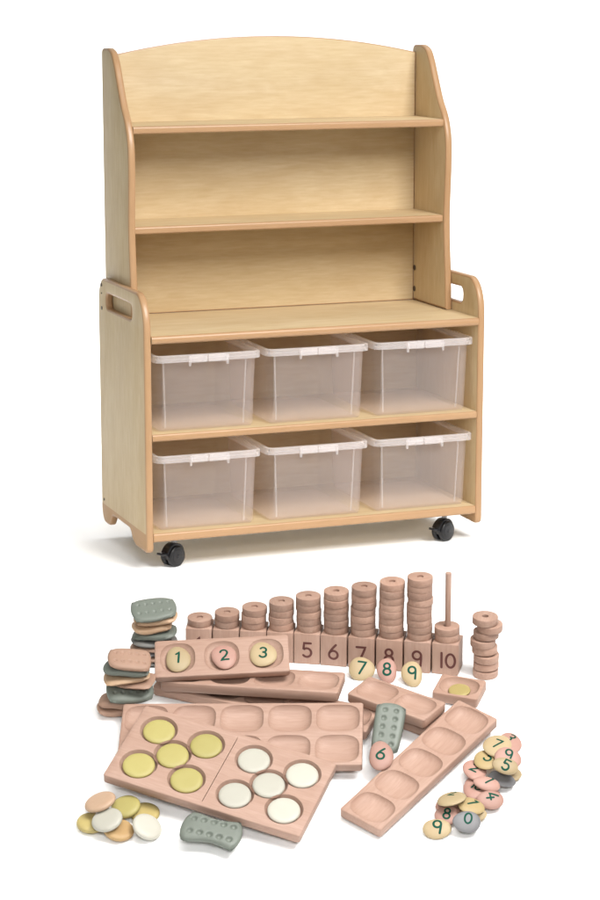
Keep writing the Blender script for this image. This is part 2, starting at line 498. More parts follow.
def box_ribs(which):
    bm = bmesh.new()
    for s, x0, x1 in ((1, hw - .036, tw - .034), (-1, -hw + .020, -tw + .020)):
        for k in range(1 if s == which else 0):
            a = [V((x0 - .0016, .0172, BH - .022)), V((x0 + .0016, .0172, BH - .022)), V((x1 + .0016, .0268, .012)), V((x1 - .0016, .0268, .012))]
            lo = [bm.verts.new(p) for p in a]; hi = [bm.verts.new(p + V((0, -.0022, 0))) for p in a]
            bm.faces.new(hi)
            for i in range(4): bm.faces.new((lo[i], lo[(i + 1) % 4], hi[(i + 1) % 4], hi[i]))
    for x in ((-.062,) if which == -1 else (.07,)):
        if 0: bx(bm, x - .018, x + .018, .0245, .0262, .006, .013, 0, .0006)
    return bm
bb = obj('body', box_body(), [box_m, box_in, box_front]); br = obj('rim', box_rim(), rim_m); bc = obj('clip', box_clip(), rim_m); bf = obj('rib', box_ribs(1), rim_m); bf2 = obj('rib', box_ribs(-1), rim_m)
proto = (bb, br, bc, bf, bf2)
names = {(0, 0): 'leftmost', (0, 1): 'middle', (0, 2): 'rightmost'}
first = True
for row, zz, rn in ((0, ZM, 'upper'), (1, ZB, 'lower')):
    for k, nm in enumerate(('left', 'middle', 'right')):
        x = W / 2 + (k - 1) * .3345 + .002
        t = thing('storage_box', f'clear plastic storage box at the {nm} of the {rn} shelf row', 'storage box',
                  M.Translation((x, .004 + .003 * random.random(), zz + .0006)) @ M.Rotation(radians(random.uniform(-.5, .5)), 4, 'Z'), 'clear boxes on the lower shelves')
        for p in proto:
            if first: p.parent = t
            else: part_from(p, t)
        first = False

# ------------------------------------------------------------------ numerals as strokes
def el(cx, cy, rx, ry, a0, a1, n=18):
    return [(cx + rx * cos(radians(a0 + (a1 - a0) * i / n)), cy + ry * sin(radians(a0 + (a1 - a0) * i / n))) for i in range(n + 1)]
DIG = {
    '0': [el(0, 0, .29, .46, 0, 360, 30)],
    'I': [[(0, -.5), (0, -.25), (0, 0), (0, .25), (0, .5)]],
    '1': [[(-.17, .30), (-.05, .40), (.05, .5), (.05, .25), (.05, 0), (.05, -.25), (.05, -.5)]],
    '2': [el(0, .22, .27, .27, 165, -30, 14) + [(.1, -.12), (-.1, -.31), (-.29, -.48), (-.1, -.48), (.1, -.48), (.3, -.48)]],
    '3': [el(-.01, .24, .24, .24, 150, -85, 14), el(-.01, -.23, .27, .26, 85, -150, 16)],
    '4': [[(.02, .5), (-.08, .28), (-.19, .05), (-.29, -.17), (-.1, -.17), (.1, -.17), (.3, -.17)], [(.12, .1), (.12, -.1), (.12, -.3), (.12, -.5)]],
    '5': [[(.26, .48), (.05, .48), (-.17, .48), (-.19, .28), (-.21, .06)] + el(0, -.18, .29, .30, 128, -140, 18)],
    '6': [[(.16, .5), (.02, .34), (-.12, .16), (-.23, -.02)] + el(0, -.2, .28, .28, 150, 510, 26)],
    '7': [[(-.29, .47), (-.1, .47), (.1, .47), (.28, .47), (.18, .2), (.07, -.08), (-.02, -.3), (-.09, -.5)]],
    '8': [el(0, .25, .22, .23, -90, 270, 24), el(0, -.23, .27, .25, 90, 450, 26)],
    '9': [el(0, .2, .27, .28, 0, 360, 26), [(.27, .2), (.27, 0), (.26, -.2), (.24, -.5)]],
}
def numeral_bm(text, h, wd, zfun, cx=0, cy=0, rot=0, gap=.72):
    bm = bmesh.new(); kk = 0
    n = len(text); ca, sa = cos(rot), sin(rot)
    for ci, ch in enumerate(text):
        adv = (ci - (n - 1) / 2) * gap
        if ch == 'I': adv += .14
        for st in DIG[ch]:
            P = [V(((x + adv), y)) * h for x, y in st]
            # subdivide so that the ink follows a curved top
            Q = [P[0]]
            for a, b in zip(P, P[1:]):
                m = max(1, int((b - a).length / (h * .12)))
                Q += [a.lerp(b, (i + 1) / m) for i in range(m)]
            L, R = [], []
            closed = (Q[0] - Q[-1]).length < 1e-6
            for i, p in enumerate(Q):
                a = Q[i - 1] if i else (Q[-2] if closed else Q[0]); b = Q[i + 1] if i < len(Q) - 1 else (Q[1] if closed else Q[-1])
                d = (b - a).normalized(); nn = V((-d.y, d.x))
                d1 = (p - a).normalized() if (p - a).length > 0 else d
                k = 1 / max(.6, abs(d.dot(d1)))
                L.append(p + nn * wd / 2 * k); R.append(p - nn * wd / 2 * k)
            if not closed:
                d = (Q[0] - Q[1]).normalized(); capa = [Q[0] + V((d.x * cos(t) - d.y * sin(t), d.x * sin(t) + d.y * cos(t))) * wd / 2 for t in (-1.0, -.5, 0, .5, 1.0)]
                d = (Q[-1] - Q[-2]).normalized(); capb = [Q[-1] + V((d.x * cos(t) - d.y * sin(t), d.x * sin(t) + d.y * cos(t))) * wd / 2 for t in (-1.0, -.5, 0, .5, 1.0)]
            eps = .0004 + kk * .00008; kk += 1
            def mk(q):
                x, y = q.x * ca - q.y * sa + cx, q.x * sa + q.y * ca + cy
                return bm.verts.new((x, y, zfun(x, y) + eps))
            lv = [mk(q) for q in L]; rv = [mk(q) for q in R]
            for i in range(len(Q) - 1): bm.faces.new((lv[i], rv[i], rv[i + 1], lv[i + 1]))
            if not closed:
                cv = [mk(q) for q in capa]; bm.faces.new([rv[0], lv[0]] + cv)
                cv = [mk(q) for q in capb]; bm.faces.new([lv[-1], rv[-1]] + cv)
    bmesh.ops.recalc_face_normals(bm, faces=bm.faces)
    return bm

# ------------------------------------------------------------------ toys: placing
TREES = []
def bvh_of(root):
    bpy.context.view_layer.update()
    out = []
    obs = [root] + list(root.children_recursive)
    for o in obs:
        if o.type != 'MESH' or o.name.startswith('numeral'): continue
        mw = o.matrix_world
        vs = [mw @ v.co for v in o.data.vertices]
        out.append((vs, [tuple(p.vertices) for p in o.data.polygons]))
    return out
def add_tree(root):
    for vs, ps in bvh_of(root):
        c = sum(vs, V()) / len(vs); r = max((v - c).length for v in vs)
        TREES.append((BVHTree.FromPolygons(vs, ps), c, r, root.get('label')))
def settle(root, direction, back=.35, fwd=.25, step=.004, final=True, gap=.0004):
    """slide the thing along a direction until it first touches what already stands there"""
    parts = bvh_of(root)
    d = V(direction).normalized()
    near = []
    allv = [v for vs, _ in parts for v in vs]
    c0 = sum(allv, V()) / len(allv); r0 = max((v - c0).length for v in allv)
    for t, c, r, nm in TREES:
        q = c - c0; along = q.dot(d); perp = (q - d * along).length
        if perp < r + r0 and -back - r - r0 < along < fwd + r + r0: near.append((t, nm))
    last = [None]
    def hit(s):
        for vs, ps in parts:
            b = BVHTree.FromPolygons([v + d * s for v in vs], ps)
            for t, nm in near + [(FLOOR, 'floor')]:
                if b.overlap(t):
                    last[0] = nm; return True
        return False
    s = -back
    if hit(s): print('SETTLE starts inside:', root.name, root.get('label'))
    while s < fwd and not hit(s): s += step
    if s >= fwd: print('SETTLE found nothing:', root.name, root.get('label'))
    a, b = s - step, s
    for _ in range(6):
        m = (a + b) / 2
        if hit(m): b = m
        else: a = m
    root['hit'] = last[0]
    mv = d * (a - gap)
    root.matrix_world = M.Translation(mv) @ root.matrix_world
    if final: add_tree(root)
# floor tree (local piece, finely meshed)
def floor_tree():
    vs, ps = [], []
    xs = [-1.2 + .3 * i for i in range(9)]
    for d, z in PROF[1:]:
        p = V((CAM.x, CAM.y, 0)) + FWD * d
        for x in xs: vs.append(p + RGT * x + V((0, 0, z)))
    n = len(xs)
    for i in range(len(PROF) - 2):
        for j in range(n - 1):
            k = i * n + j; ps.append((k, k + 1, k + n + 1, k + n))
    return BVHTree.FromPolygons(vs, ps)
FLOOR = floor_tree()

def frame(px, py, e, spin=0, roll=0):
    """orientation of a face seen at elevation e (degrees) from the camera at that place; spin turns it on itself, roll tips it sideways"""
    v = ray(px, py); r = v.cross(UP).normalized(); u = r.cross(v)
    e = radians(e); n = -v * sin(e) + u * cos(e)
    y = n.cross(r)
    m = M((r, y, n)).transposed().to_4x4()
    return m @ M.Rotation(radians(roll), 4, 'Y') @ M.Rotation(radians(spin), 4, 'Z')
def at(px, py, e, spin=0, roll=0, nearer=0.0):
    p, t = ground(px, py)
    return M.Translation(CAM + ray(px, py) * (t - nearer)) @ frame(px, py, e, spin, roll)
def unproject(px, py, p0, n):
    r = ray(px, py); return CAM + r * ((p0 - CAM).dot(n) / r.dot(n))
def from_corners(cs, e, lift=.02, roll=0):
    """cs: left-front, right-front, right-back, left-back corners of a tray's top face -> matrix of its top centre, length, width"""
    px = sum(c[0] for c in cs) / 4; py = sum(c[1] for c in cs) / 4
    p, t = ground(px, py); p = CAM + ray(px, py) * (t - lift)
    f = frame(px, py, e, 0, roll); n = f.col[2].to_3d()
    A, B, C, Dd = [unproject(*c, p, n) for c in cs]
    x = ((B - A) + (C - Dd)); L = x.length / 2; x.normalize()
    y = ((Dd - A) + (C - B)); y -= x * y.dot(x); Wd = y.length / 2; y.normalize()
    return M.Translation((A + B + C + Dd) / 4) @ M((x, y, n)).transposed().to_4x4(), L, Wd

def remove(root):
    for o in list(root.children_recursive) + [root]: bpy.data.objects.remove(o)
def low(root):
    h = [v.z - zfloor((v - CAM).dot(FWD)) for vs, _ in bvh_of(root) for v in vs]
    return .5 * min(h) + .5 * max(h)
def lowest(make, cands):
    """try several tilts and keep the one that lets the thing come to rest lowest"""
    best = None
    for e in cands:
        t = make(e); h = low(t)
        if best is None or h < best[0] - .0015:
            if best: remove(best[1])
            best = (h, t)
        else: remove(t)
    add_tree(best[1]); return best[1]
# ------------------------------------------------------------------ trays
def sup(a, b, n, cnt=40):
    out = []
    for i in range(cnt):
        t = 2 * pi * i / cnt; c, s = cos(t), sin(t)
        out.append((a * math.copysign(abs(c) ** (2 / n), c), b * math.copysign(abs(s) ** (2 / n), s)))
    return out
def tray_bm(L, Wd, th, holes, corner=.006, depth=.012, bowl=True, groove=None):
    """top face at z = 0, hollows cut into it; holes: (cx, cy, a, b, power)"""
    outer = rrect(-L / 2, L / 2, -Wd / 2, Wd / 2, corner, 4)
    hl = [[(cx + x, cy + y) for x, y in sup(a, b, n)] for cx, cy, a, b, n in holes]
    bm = bmesh.new()
    pts, edges = [], []
    loops = [outer] + hl
    for lp in loops:
        s = len(pts); pts += [V(p) for p in lp]; edges += [(s + i, s + (i + 1) % len(lp)) for i in range(len(lp))]
    co, ed, fa, *_ = delaunay_2d_cdt(pts, edges, [], 1, 1e-7)
    def inh(p):
        for cx, cy, a, b, n in holes:
            if abs((p[0] - cx) / a) ** n + abs((p[1] - cy) / b) ** n < .995: return True
        return False
    tv = [bm.verts.new((c.x, c.y, 0)) for c in co]
    for f in fa:
        c = sum((co[i] for i in f), V((0, 0))) / 3
        if inh(c): continue
        bm.faces.new([tv[i] for i in f])
    def find(p):
        return min(tv, key=lambda v: (v.co.x - p[0]) ** 2 + (v.co.y - p[1]) ** 2)
    # hollows
    for lp, (cx, cy, a, b, n) in zip(hl, holes):
        prev = [find(p) for p in lp]
        prof_ = ([(.985, .09), (.95, .24), (.88, .46), (.78, .66), (.64, .84), (.44, .96), (.2, 1.0)] if bowl else [(.985, .10), (.95, .36), (.91, .72), (.875, .93), (.85, 1.0), (.5, 1.0)])
        for k, dz in prof_:
            cur = [bm.verts.new((cx + (p[0] - cx) * k, cy + (p[1] - cy) * k, -depth * dz)) for p in lp]
            m = len(cur)
            for i in range(m): bm.faces.new((prev[i], prev[(i + 1) % m], cur[(i + 1) % m], cur[i]))
            prev = cur
        bm.faces.new(prev)
    # sides with a softened upper and lower edge
    ov = [find(p) for p in outer]
    b0 = .0022
    prev = ov
    base = []
    for k, z in ((b0 * .6, -b0 * .35), (b0, -b0), (b0, -th + .004), (0, -th)):
        sx, sy = (L / 2 + k) / (L / 2), (Wd / 2 + k) / (Wd / 2)
        cur = [bm.verts.new((p[0] * sx, p[1] * sy, z)) for p in outer]
        m = len(cur)
        for i in range(m): bm.faces.new((prev[i], prev[(i + 1) % m], cur[(i + 1) % m], cur[i]))
        prev = cur
    bm.faces.new(prev)
    return bm

PX = 5.45 / FPX * 1.03      # metres per photo pixel among the toys (about)
def square_roll(cs, e, lift):
    """sideways tip at which the four corners seen in the photograph really are a rectangle's"""
    best = None
    for i in range(-40, 41):
        r = i * .5
        px = sum(c[0] for c in cs) / 4; py = sum(c[1] for c in cs) / 4
        p, t = ground(px, py); p = CAM + ray(px, py) * (t - lift)
        n = frame(px, py, e, 0, r).col[2].to_3d()
        A, B, C, Dd = [unproject(*c, p, n) for c in cs]
        x = ((B - A) + (C - Dd)).normalized(); y = ((Dd - A) + (C - B)).normalized()
        k = abs(x.dot(y)) + abs(r) * .012
        if best is None or k < best[0]: best = (k, r)
    return best[1]
def tray(label, cs, e, n, th=.026, rows=1, power=2.8, hx=.455, hy=.435, depth=.0155, roll=None, group='wooden counting trays', holes=None, bowl=True, back=.35):
    px = sum(c[0] for c in cs) / 4; py = sum(c[1] for c in cs) / 4
    t0 = ground(px, py)[1]
    H0 = holes
    def make(e):
        lift = .02
        for k in range(2):
            ro = square_roll(cs, e, lift) if roll is None else roll
            mat, L, Wd = from_corners(cs, e, lift=lift, roll=ro)
            if H0 is None:
                cw, ch = L / n, Wd / rows
                hs = [(-L / 2 + cw * (i + .5), -Wd / 2 + ch * (j + .5), cw * hx, ch * hy, power) for i in range(n) for j in range(rows)]
            else: hs = [(x * L / 2, y * Wd / 2, r * L / 2 if r > 0 else .0009, r * L / 2 if r > 0 else Wd * .46, p) for x, y, r, p in H0]
            o = obj('counting_tray', tray_bm(L, Wd, th, hs, depth=depth, bowl=bowl), beech)
            o.matrix_world = mat
            settle(o, ray(px, py), back, final=False)
            if k == 0:
                lift = t0 - (o.matrix_world.translation - CAM).length; bpy.data.objects.remove(o)
        tag(o, label, 'wooden tray', group)
        o['holes'] = [x for h in hs for x in h]; o['e'] = e; o['roll'] = ro
        return o
    o = lowest(make, e if isinstance(e, (list, tuple)) else [e])
    f = list(o['holes']); del o['holes']
    return o, [tuple(f[i:i + 5]) for i in range(0, len(f), 5)]

# ------------------------------------------------------------------ row of numbered blocks with pegs and rings
EA = math.degrees(PITCH + atan((662 - 450) / FPX)) + 8.0     # elevation at which the block row is seen
SP = -11.7
rowx = [200.2, 227.3, 254.4, 281.5, 308.7, 335.8, 363.4, 391.3, 419.3, 447.3]
# one frame for the whole row
pb, tb = ground(447.5, 669.5)
PR = tb / FPX
BS, BHt = 26.3 * PR, 33.0 * PR
RR, RH = 12.5 * PR, 7.15 * PR
ROWF = frame(325, 660, EA, SP)
rx, ry, rn = [ROWF.col[i].to_3d() for i in range(3)]
def ring_bm(jit):
    bm = bmesh.new()
    ro, ri, h = RR, 3.3 * PR, RH
    pr = [(ri, 0), (ro - .0013, 0), (ro - .0003, .0004), (ro, .0013), (ro, h - .0013), (ro - .0003, h - .0004), (ro - .0013, h), (ri, h)]
    n = 36; vs = []
    for k in range(n):
        t = 2 * pi * k / n; vs.append([bm.verts.new((r * cos(t), r * sin(t), z)) for r, z in pr])
    for k in range(n):
        a, b = vs[k], vs[(k + 1) % n]
        for i in range(len(pr)): bm.faces.new((a[i], b[i], b[(i + 1) % len(pr)], a[(i + 1) % len(pr)]))
    return bm
ring0 = None
ORD = ['bottom', 'second', 'third', 'fourth', 'fifth', 'sixth', 'seventh', 'eighth', 'ninth']
def put_ring(mat, label, group):
    global ring0
    if ring0 is None:
        ring0 = obj('wooden_ring', ring_bm(0), beech_ring); o = ring0
    else:
        o = ring0.copy(); COL.objects.link(o)
    o.matrix_world = mat @ M.Rotation(random.uniform(0, 6.28), 4, 'Z'); tag(o, label, 'ring', group); return o
def block_bm():
    bm = bmesh.new(); bx(bm, -BS / 2, BS / 2, -BS / 2, BS / 2, 0, BHt, 0, .0022, 2); return bm
blk0 = None
WORDS = ['one', 'two', 'three', 'four', 'five', 'six', 'seven', 'eight', 'nine', 'ten']
for i in range(10):
    n = i + 1
    yb = 669.5 - (447.5 - rowx[i]) * .077 if i >= 4 else 658.6 - (308.5 - rowx[i]) * .045
    p = ground(rowx[i], yb)[0]
    mat = M.Translation(p) @ frame(rowx[i], yb, EA, (-6.3, -6.3, -6.3, -6.5, -8.5, -10.6, -10.6, -10.6, -10.6, -10.6)[i])
    if n == 10: lab = 'wooden block numbered 10 with a tall bare peg and two rings'
    elif n >= 5: lab = f'wooden block numbered {n} in the row with {WORDS[i]} rings on its peg'
    elif n == 1: lab = 'leftmost wooden block of the row, carrying a single ring'
    else: lab = f'wooden block behind the three-hole tray carrying {WORDS[i]} stacked rings'
    t = thing('number_block', lab, 'number block', mat, 'number blocks in a row')
    if blk0 is None: blk0 = obj('block', block_bm(), beech_z, t)
    else: part_from(blk0, t)
    hpeg = RH * n - .003 if n < 10 else RH * 10 - .002
    bm = bmesh.new(); cyl(bm, (0, 0, BHt + hpeg / 2), (0, 0, 1), 2.9 * PR, hpeg, 20, .0012)
    obj('peg', bm, beech_z, t)
    bm = numeral_bm('I0' if n == 10 else str(n), 15.5 * PR, 2.35 * PR, lambda x, y: 0, 0, 0)
    remap(bm, lambda c: (c.x, -BS / 2 - c.z * 1.0, c.y + BHt * .47))
    obj('numeral', bm, burn, t)
    nr = n if n < 10 else 2
    settle(t, -rn, .03, .2)
    mt = t.matrix_world.copy()
    for k in range(nr):
        jx, jy = random.uniform(-.0016, .0016), random.uniform(-.0013, .0013)
        if n == 10 and k == 1: jx = -.0018
        if nr == 1: lab = 'single wooden ring on the leftmost block of the row'
        elif k == nr - 1: lab = f'topmost wooden ring of the stack of {WORDS[nr-1]}' + (' around the bare peg of block 10' if n == 10 else '')
        else: lab = f'{ORD[k]} ring' + (' up' if k else '') + (f' in the stack of {WORDS[nr-1]} on the block row' if n < 10 else ' around the bare peg of block 10')
        r = put_ring(mt @ M.Translation((jx, jy, BHt + .0002 + k * (RH + .0001))), lab, 'rings stacked on the number blocks')
        add_tree(r)
# loose stack of eight rings at the right
p0, t0 = ground(485.5, 675)
LF = frame(485, 660, EA, 0)
off = [(.0, 0), (.0015, .001), (.001, -.001), (-.003, .002), (-.0075, 0), (.0, .003), (.0085, .001), (-.003, 0)]
for k, (jx, jy) in enumerate(off):
    m = M.Translation(p0 + LF.col[2].to_3d() * (k * (RH + .0015))) @ LF @ M.Translation((jx, jy, 0)) @ M.Rotation(radians(random.uniform(-2.5, 2.5)), 4, 'X') @ M.Rotation(radians(random.uniform(-2.5, 2.5)), 4, 'Y')
    lab = ('topmost' if k == 7 else ORD[k] + ('' if k == 0 else ' up')) + ' ring of the loose wooden ring stack right of block 10'
    r = put_ring(m, lab, 'loose rings stacked beside the row')
    settle(r, -LF.col[2].to_3d(), .06, .08, .002)

# ------------------------------------------------------------------ pebbles, discs, stones
def pebble_shape(a, b, H, ph, wob, p=3.0, q=.6):
    def rho(t): return 1 + wob * cos(2 * t + ph) + wob * .8 * cos(3 * t + ph * 2.1)
    def ztop(x, y):
        t = atan2(y / b, x / a); s = hypot(x / a, y / b) / rho(t)
        return H / 2 * max(0, 1 - min(1, s) ** p) ** q
    return rho, ztop
def pebble_bm(a, b, H, ph, wob, p=3.0, q=.6):
    rho, zt = pebble_shape(a, b, H, ph, wob, p, q)
    bm = bmesh.new(); n = 44
    S = [0, .25, .45, .6, .72, .82, .89, .94, .975, .993, 1.0]
    def loopz(s, sg):
        return [bm.verts.new((a * rho(2 * pi * k / n) * s * cos(2 * pi * k / n), b * rho(2 * pi * k / n) * s * sin(2 * pi * k / n), sg * H / 2 * max(0, 1 - s ** p) ** q)) for k in range(n)]
    eq = loopz(1.0, 1)
    for sg in (1, -1):
        prev = eq
        for s in S[-2:0:-1]:
            cur = loopz(s, sg)
            for k in range(n): bm.faces.new((prev[k], prev[(k + 1) % n], cur[(k + 1) % n], cur[k]))
            prev = cur
        c = bm.verts.new((0, 0, sg * H / 2))
        for k in range(n): bm.faces.new((prev[k], prev[(k + 1) % n], c))
    return bm, zt
def pebble(label, px, py, w, h, e, text=None, mat=cream, spin=0, trot=0, roll=0, H=.022, nearer=.12, dirn=None, tsize=.034, group='number pebbles', tx=0, ty=0, ph=None, wob=.045, ink=green_ink, cands=None):
    # w, h : size in the photograph; the depth of the oval follows from its elevation
    ph = random.uniform(0, 6) if ph is None else ph
    PXL = ground(px, py)[1] / FPX
    tsize *= PXL / .0023; H *= PXL / .0027
    def make(e):
        a = w / 2 * PXL; b = h / 2 * PXL / max(.35, sin(radians(e)))
        t = thing('number_pebble', label, 'pebble', at(px, py, e, spin, roll, 0), group)
        bm, zt = pebble_bm(a, b, H, ph, wob)
        obj('stone', bm, mat, t, sharp=60)
        if text:
            obj('numeral', numeral_bm(text, tsize, tsize * .165, zt, tx * a, ty * b, radians(trot), .66), ink, t)
        settle(t, dirn or ray(px, py), .3, .3, final=False)
        return t
    return lowest(make, cands or [e])
def disc(label, m, r, mat, H=.013, group='counting discs', direction=None, move=True, back=.3, name='counting_disc'):
    bm, zt = pebble_bm(r, r, H, 0, 0, 7, .5)
    o = obj(name, bm, mat, sharp=60); o.matrix_world = m; tag(o, label, 'disc', group)
    if move: settle(o, direction, back, .3)
    return o

def stone_bm(a, b, H, waist=0, dents=0, nx=30, ny=20, dsz=.0052, dd=.0042, k=.5, dspan=.66, drow=.36):
    bm = bmesh.new()
    w1, w2, w3, w4 = [random.uniform(-1, 1) for _ in range(4)]
    def pos(u, v, sg):
        x = a * u * sqrt(1 - k * v * v / 2 * 1.0); y = b * v * sqrt(1 - k * u * u / 2 * 1.0)
        y *= 1 + .07 * w1 * u + .05 * w2 * sin(3 * u + 2 * w3); x *= 1 + .04 * w4 * v
        y *= 1 - waist * (1 - min(1, (x / a / .75) ** 2)) 
        s = max(abs(u), abs(v)); s = (abs(u) ** 6 + abs(v) ** 6) ** (1 / 6); s = min(1, s)
        if max(abs(u), abs(v)) > .9999: s = 1
        z = sg * H / 2 * max(0, 1 - s ** 6) ** .5
        z += H * (.16 * w3 * (u * u - .4) + .12 * w1 * u * v + .08 * w4 * sin(4 * u + w2)) * (.5 if dents else 1)
        if dents and sg > 0:
            for i in range(5):
                for j in (-1, 1):
                    dx = x - a * dspan * (i - 2) / 2; dy = y - b * drow * j
                    q = (dx * dx + dy * dy) / (dsz * dsz)
                    if q < 4: z -= dd * math.exp(-q * q * .7)
        return (x, y, z)
    def tt(i, n):
        return sin(pi / 2 * (2 * i / n - 1)) * .25 + (2 * i / n - 1) * .75
    grid = {}
    for sg in (1, -1):
        for i in range(nx + 1):
            for j in range(ny + 1):
                border = i in (0, nx) or j in (0, ny)
                if sg == -1 and border: grid[sg, i, j] = grid[1, i, j]; continue
                u, v = tt(i, nx), tt(j, ny)
                if border: u, v = (round(u, 6), round(v, 6))
                grid[sg, i, j] = bm.verts.new(pos(u, v, sg))
        for i in range(nx):
            for j in range(ny):
                bm.faces.new([grid[sg, i, j], grid[sg, i + 1, j], grid[sg, i + 1, j + 1], grid[sg, i, j + 1]])
    return bm

# ---- trays, from the back of the group to the front
five_b, _ = tray('long five-hole tray lying undermost, mostly hidden behind the ten-hole tray', [(156, 684), (364, 733), (380, 707), (167, 667)], [30, 34, 38], 5)
four, _ = tray('four-hole tray lying on another beneath the tray of pebbles', [(160, 681), (337.7, 692.7), (343.7, 672), (172, 663)], [24, 28, 32], 4)
three, h3 = tray('leaning three-hole tray holding pebbles numbered 1, 2 and 3', [(155.5, 677), (289, 670), (287, 635), (155.5, 641.5)], 50, 3, th=.020, hx=.40, hy=.42, power=2.5, depth=.0155)
for (px, py, w, h, txt, mt, col) in ((178, 659.5, 25, 23, '1', cream, 'cream'), (224, 657, 25, 22, '2', pinkr, 'pink'), (263, 654.5, 25, 24, '3', cream, 'cream')):
    pebble(f'{col} pebble numbered {txt} in a hollow of the leaning tray', px, py, w, h, 50, txt, mt, H=.018, tsize=.028, trot=-4 if txt != '2' else 8, group='number pebbles in the leaning tray')
for (px, py, w, h, txt, mt, col, sp_) in ((361.5, 669, 25, 24, '7', cream, 'cream', 0), (387, 670.5, 20, 24, '8', pinkr, 'pink', 0), (412, 674, 21, 25, '9', cream, 'cream', 0)):
    pebble(f'{col} pebble numbered {txt} standing upright in front of the blocks', px, py, w, h, 66, txt, mt, H=.020, tsize=.030, trot=-8 if txt == '7' else 0, group='number pebbles standing by the blocks')
one, _ = tray('small single-hole tray with a yellow disc in front of block 10', [(433.5, 692), (476, 698.5), (486, 681), (442.5, 673.5)], 34, 1, th=.027, hx=.45, hy=.45, power=2.6, depth=.019)
two_b, _ = tray('small tray underneath the two-hole tray with only a dark end showing', [(385, 714), (427, 729), (446, 712), (404, 697)], 38, 1, th=.026)
two, _ = tray('two-hole tray propped on another in front of pebbles 7 and 8', [(347, 693), (423.5, 719), (445.5, 703), (371, 676.5)], [27, 29, 31, 33, 35], 2, th=.025)
ten, _ = tray('big ten-hole tray with two rows of empty hollows', [(115, 765), (362.5, 764), (361, 703), (126, 704)], [43, 46, 49, 52], 5, rows=2, hx=.455, hy=.45, th=.025, power=3.2)
dom_h = [(-.5 + sx * .25 if sx else -.5, sy * .49, .186, 2) for sx, sy in ((-1, 1), (-1, -1), (0, 0), (1, 1), (1, -1))]
dom_h += [(x + 1, y, r, p) for x, y, r, p in dom_h]
dom_h += [(0, 0, -1, 30)]
dom, dholes = tray('domino tray holding five yellow and five white discs in its hollows', [(103, 771), (293.5, 837), (341, 762), (147, 709)], [42, 44, 46, 48, 50], 10, th=.026, holes=dom_h, depth=.0125, bowl=False)
five_f, _ = tray('long five-hole tray lying alone at the front right, all hollows empty', [(384, 826.5), (500, 715), (455.5, 704), (337, 811)], [39, 41, 43, 45], 5, th=.026, hx=.45, hy=.45)

def in_tray(tr, hx_, hy_, z=0): return tr.matrix_world @ M.Translation((hx_, hy_, z))
for k, (hx_, hy_, a, b, p) in enumerate(dholes[:10]):
    m = in_tray(dom, hx_, hy_, .01)
    col = 'yellow' if k < 5 else 'white'
    where = ['at the back left', 'at the front left', 'in the centre', 'at the back right', 'at the front right'][k % 5]
    disc(f'{col} disc {where} of the {col} half of the domino tray', m, a * .845, yellow if k < 5 else white_d, .0115, 'discs set in the domino tray', -(dom.matrix_world.col[2].to_3d()), True, .02)
m = in_tray(one, 0, 0, .01)
disc('yellow disc inside the small single-hole tray', m, (one.matrix_world.to_scale().x) * .027, paleyellow, .007, 'counting discs', -(one.matrix_world.col[2].to_3d()), True, .02)


# ---- stacks of long stones at the left: built from the ground up
def stone_stack(bx_, by_, items, where, e, hk=1.0):
    p, t = ground(bx_, by_); PXL = t / FPX
    f = frame(bx_, by_, e); x, y, n = [f.col[i].to_3d() for i in range(3)]
    hcur = .02
    for k, (cx, L, Wd, H, spin, roll, tip, mat, dents, col) in enumerate(items):
        H *= hk
        m = M.Translation(p + x * ((cx - bx_) * PXL) + n * (hcur + H / 2 + .02)) @ f @ M.Rotation(radians(roll), 4, 'Y') @ M.Rotation(radians(tip), 4, 'X') @ M.Rotation(radians(spin), 4, 'Z')
        o = obj('texture_stone', stone_bm(L * PXL / 2, Wd * PXL / 2, H, .04, dents, 64 if dents else 26, 40 if dents else 18, dsz=.0036, dd=.0036), mat, sharp=60)
        o.matrix_world = m
        tag(o, f'{col} in the {where} stone stack', 'stone', 'texture stones in two stacks')
        settle(o, -n, .03, .2, .003)
        hcur += H
stA = [  # centre x, length px, width px, thickness m, spin, roll, tip
    (148, 34, 26, .018, 4, 0, 0, slate, 0, 'dark slate stone at the very bottom'),
    (146, 34, 24, .016, -6, 3, 0, tan, 0, 'tan brown stone second up'),
    (149, 32, 25, .016, 8, 0, 0, greyr, 0, 'grey stone third up'),
    (149, 37, 26, .017, -5, -2, 0, tan, 0, 'tan stone fourth up'),
    (154.5, 46, 28, .022, 3, 2, 0, slate, 0, 'dark stone fifth up'),
    (155, 45, 29, .026, -8, -7, 0, sage, 0, 'sage stone sandwiched below two peach ones'),
    (152.5, 40, 29, .027, 6, -6, 4, peach, 0, 'reddish peach stone third from the top'),
    (156, 44, 29, .026, -4, -5, 3, peach, 0, 'peach stone just under the top one'),
    (154.5, 45, 36, .024, 6, -3, 14, sage, 1, 'dented sage green stone topmost'),
]
stone_stack(152, 663, stA, 'taller rear', EA, .66)
E_B = math.degrees(PITCH + atan((700 - 450) / FPX)) + 14
stB = [
    (115, 36, 26, .022, 2, 0, 0, tan, 0, 'brown stone at the very bottom'),
    (117, 36, 26, .026, -6, 0, 0, tan, 0, 'pinkish tan stone second up'),
    (130, 47, 34, .028, 5, 4, 16, sage, 1, 'dented sage stone below the middle'),
    (134, 42, 30, .016, -14, -3, 0, tan, 0, 'brown stone below the peach one'),
    (127, 46, 29, .020, 4, -4, 0, peach, 0, 'peach stone with a brown one beneath'),
    (127, 46, 29, .024, -4, 3, 0, sage, 0, 'smooth sage stone just under the top one'),
    (130, 43, 31, .022, 0, 7, 12, tan, 1, 'dented tan stone topmost'),
]
stone_stack(116, 713, stB, 'shorter front', E_B, .77)

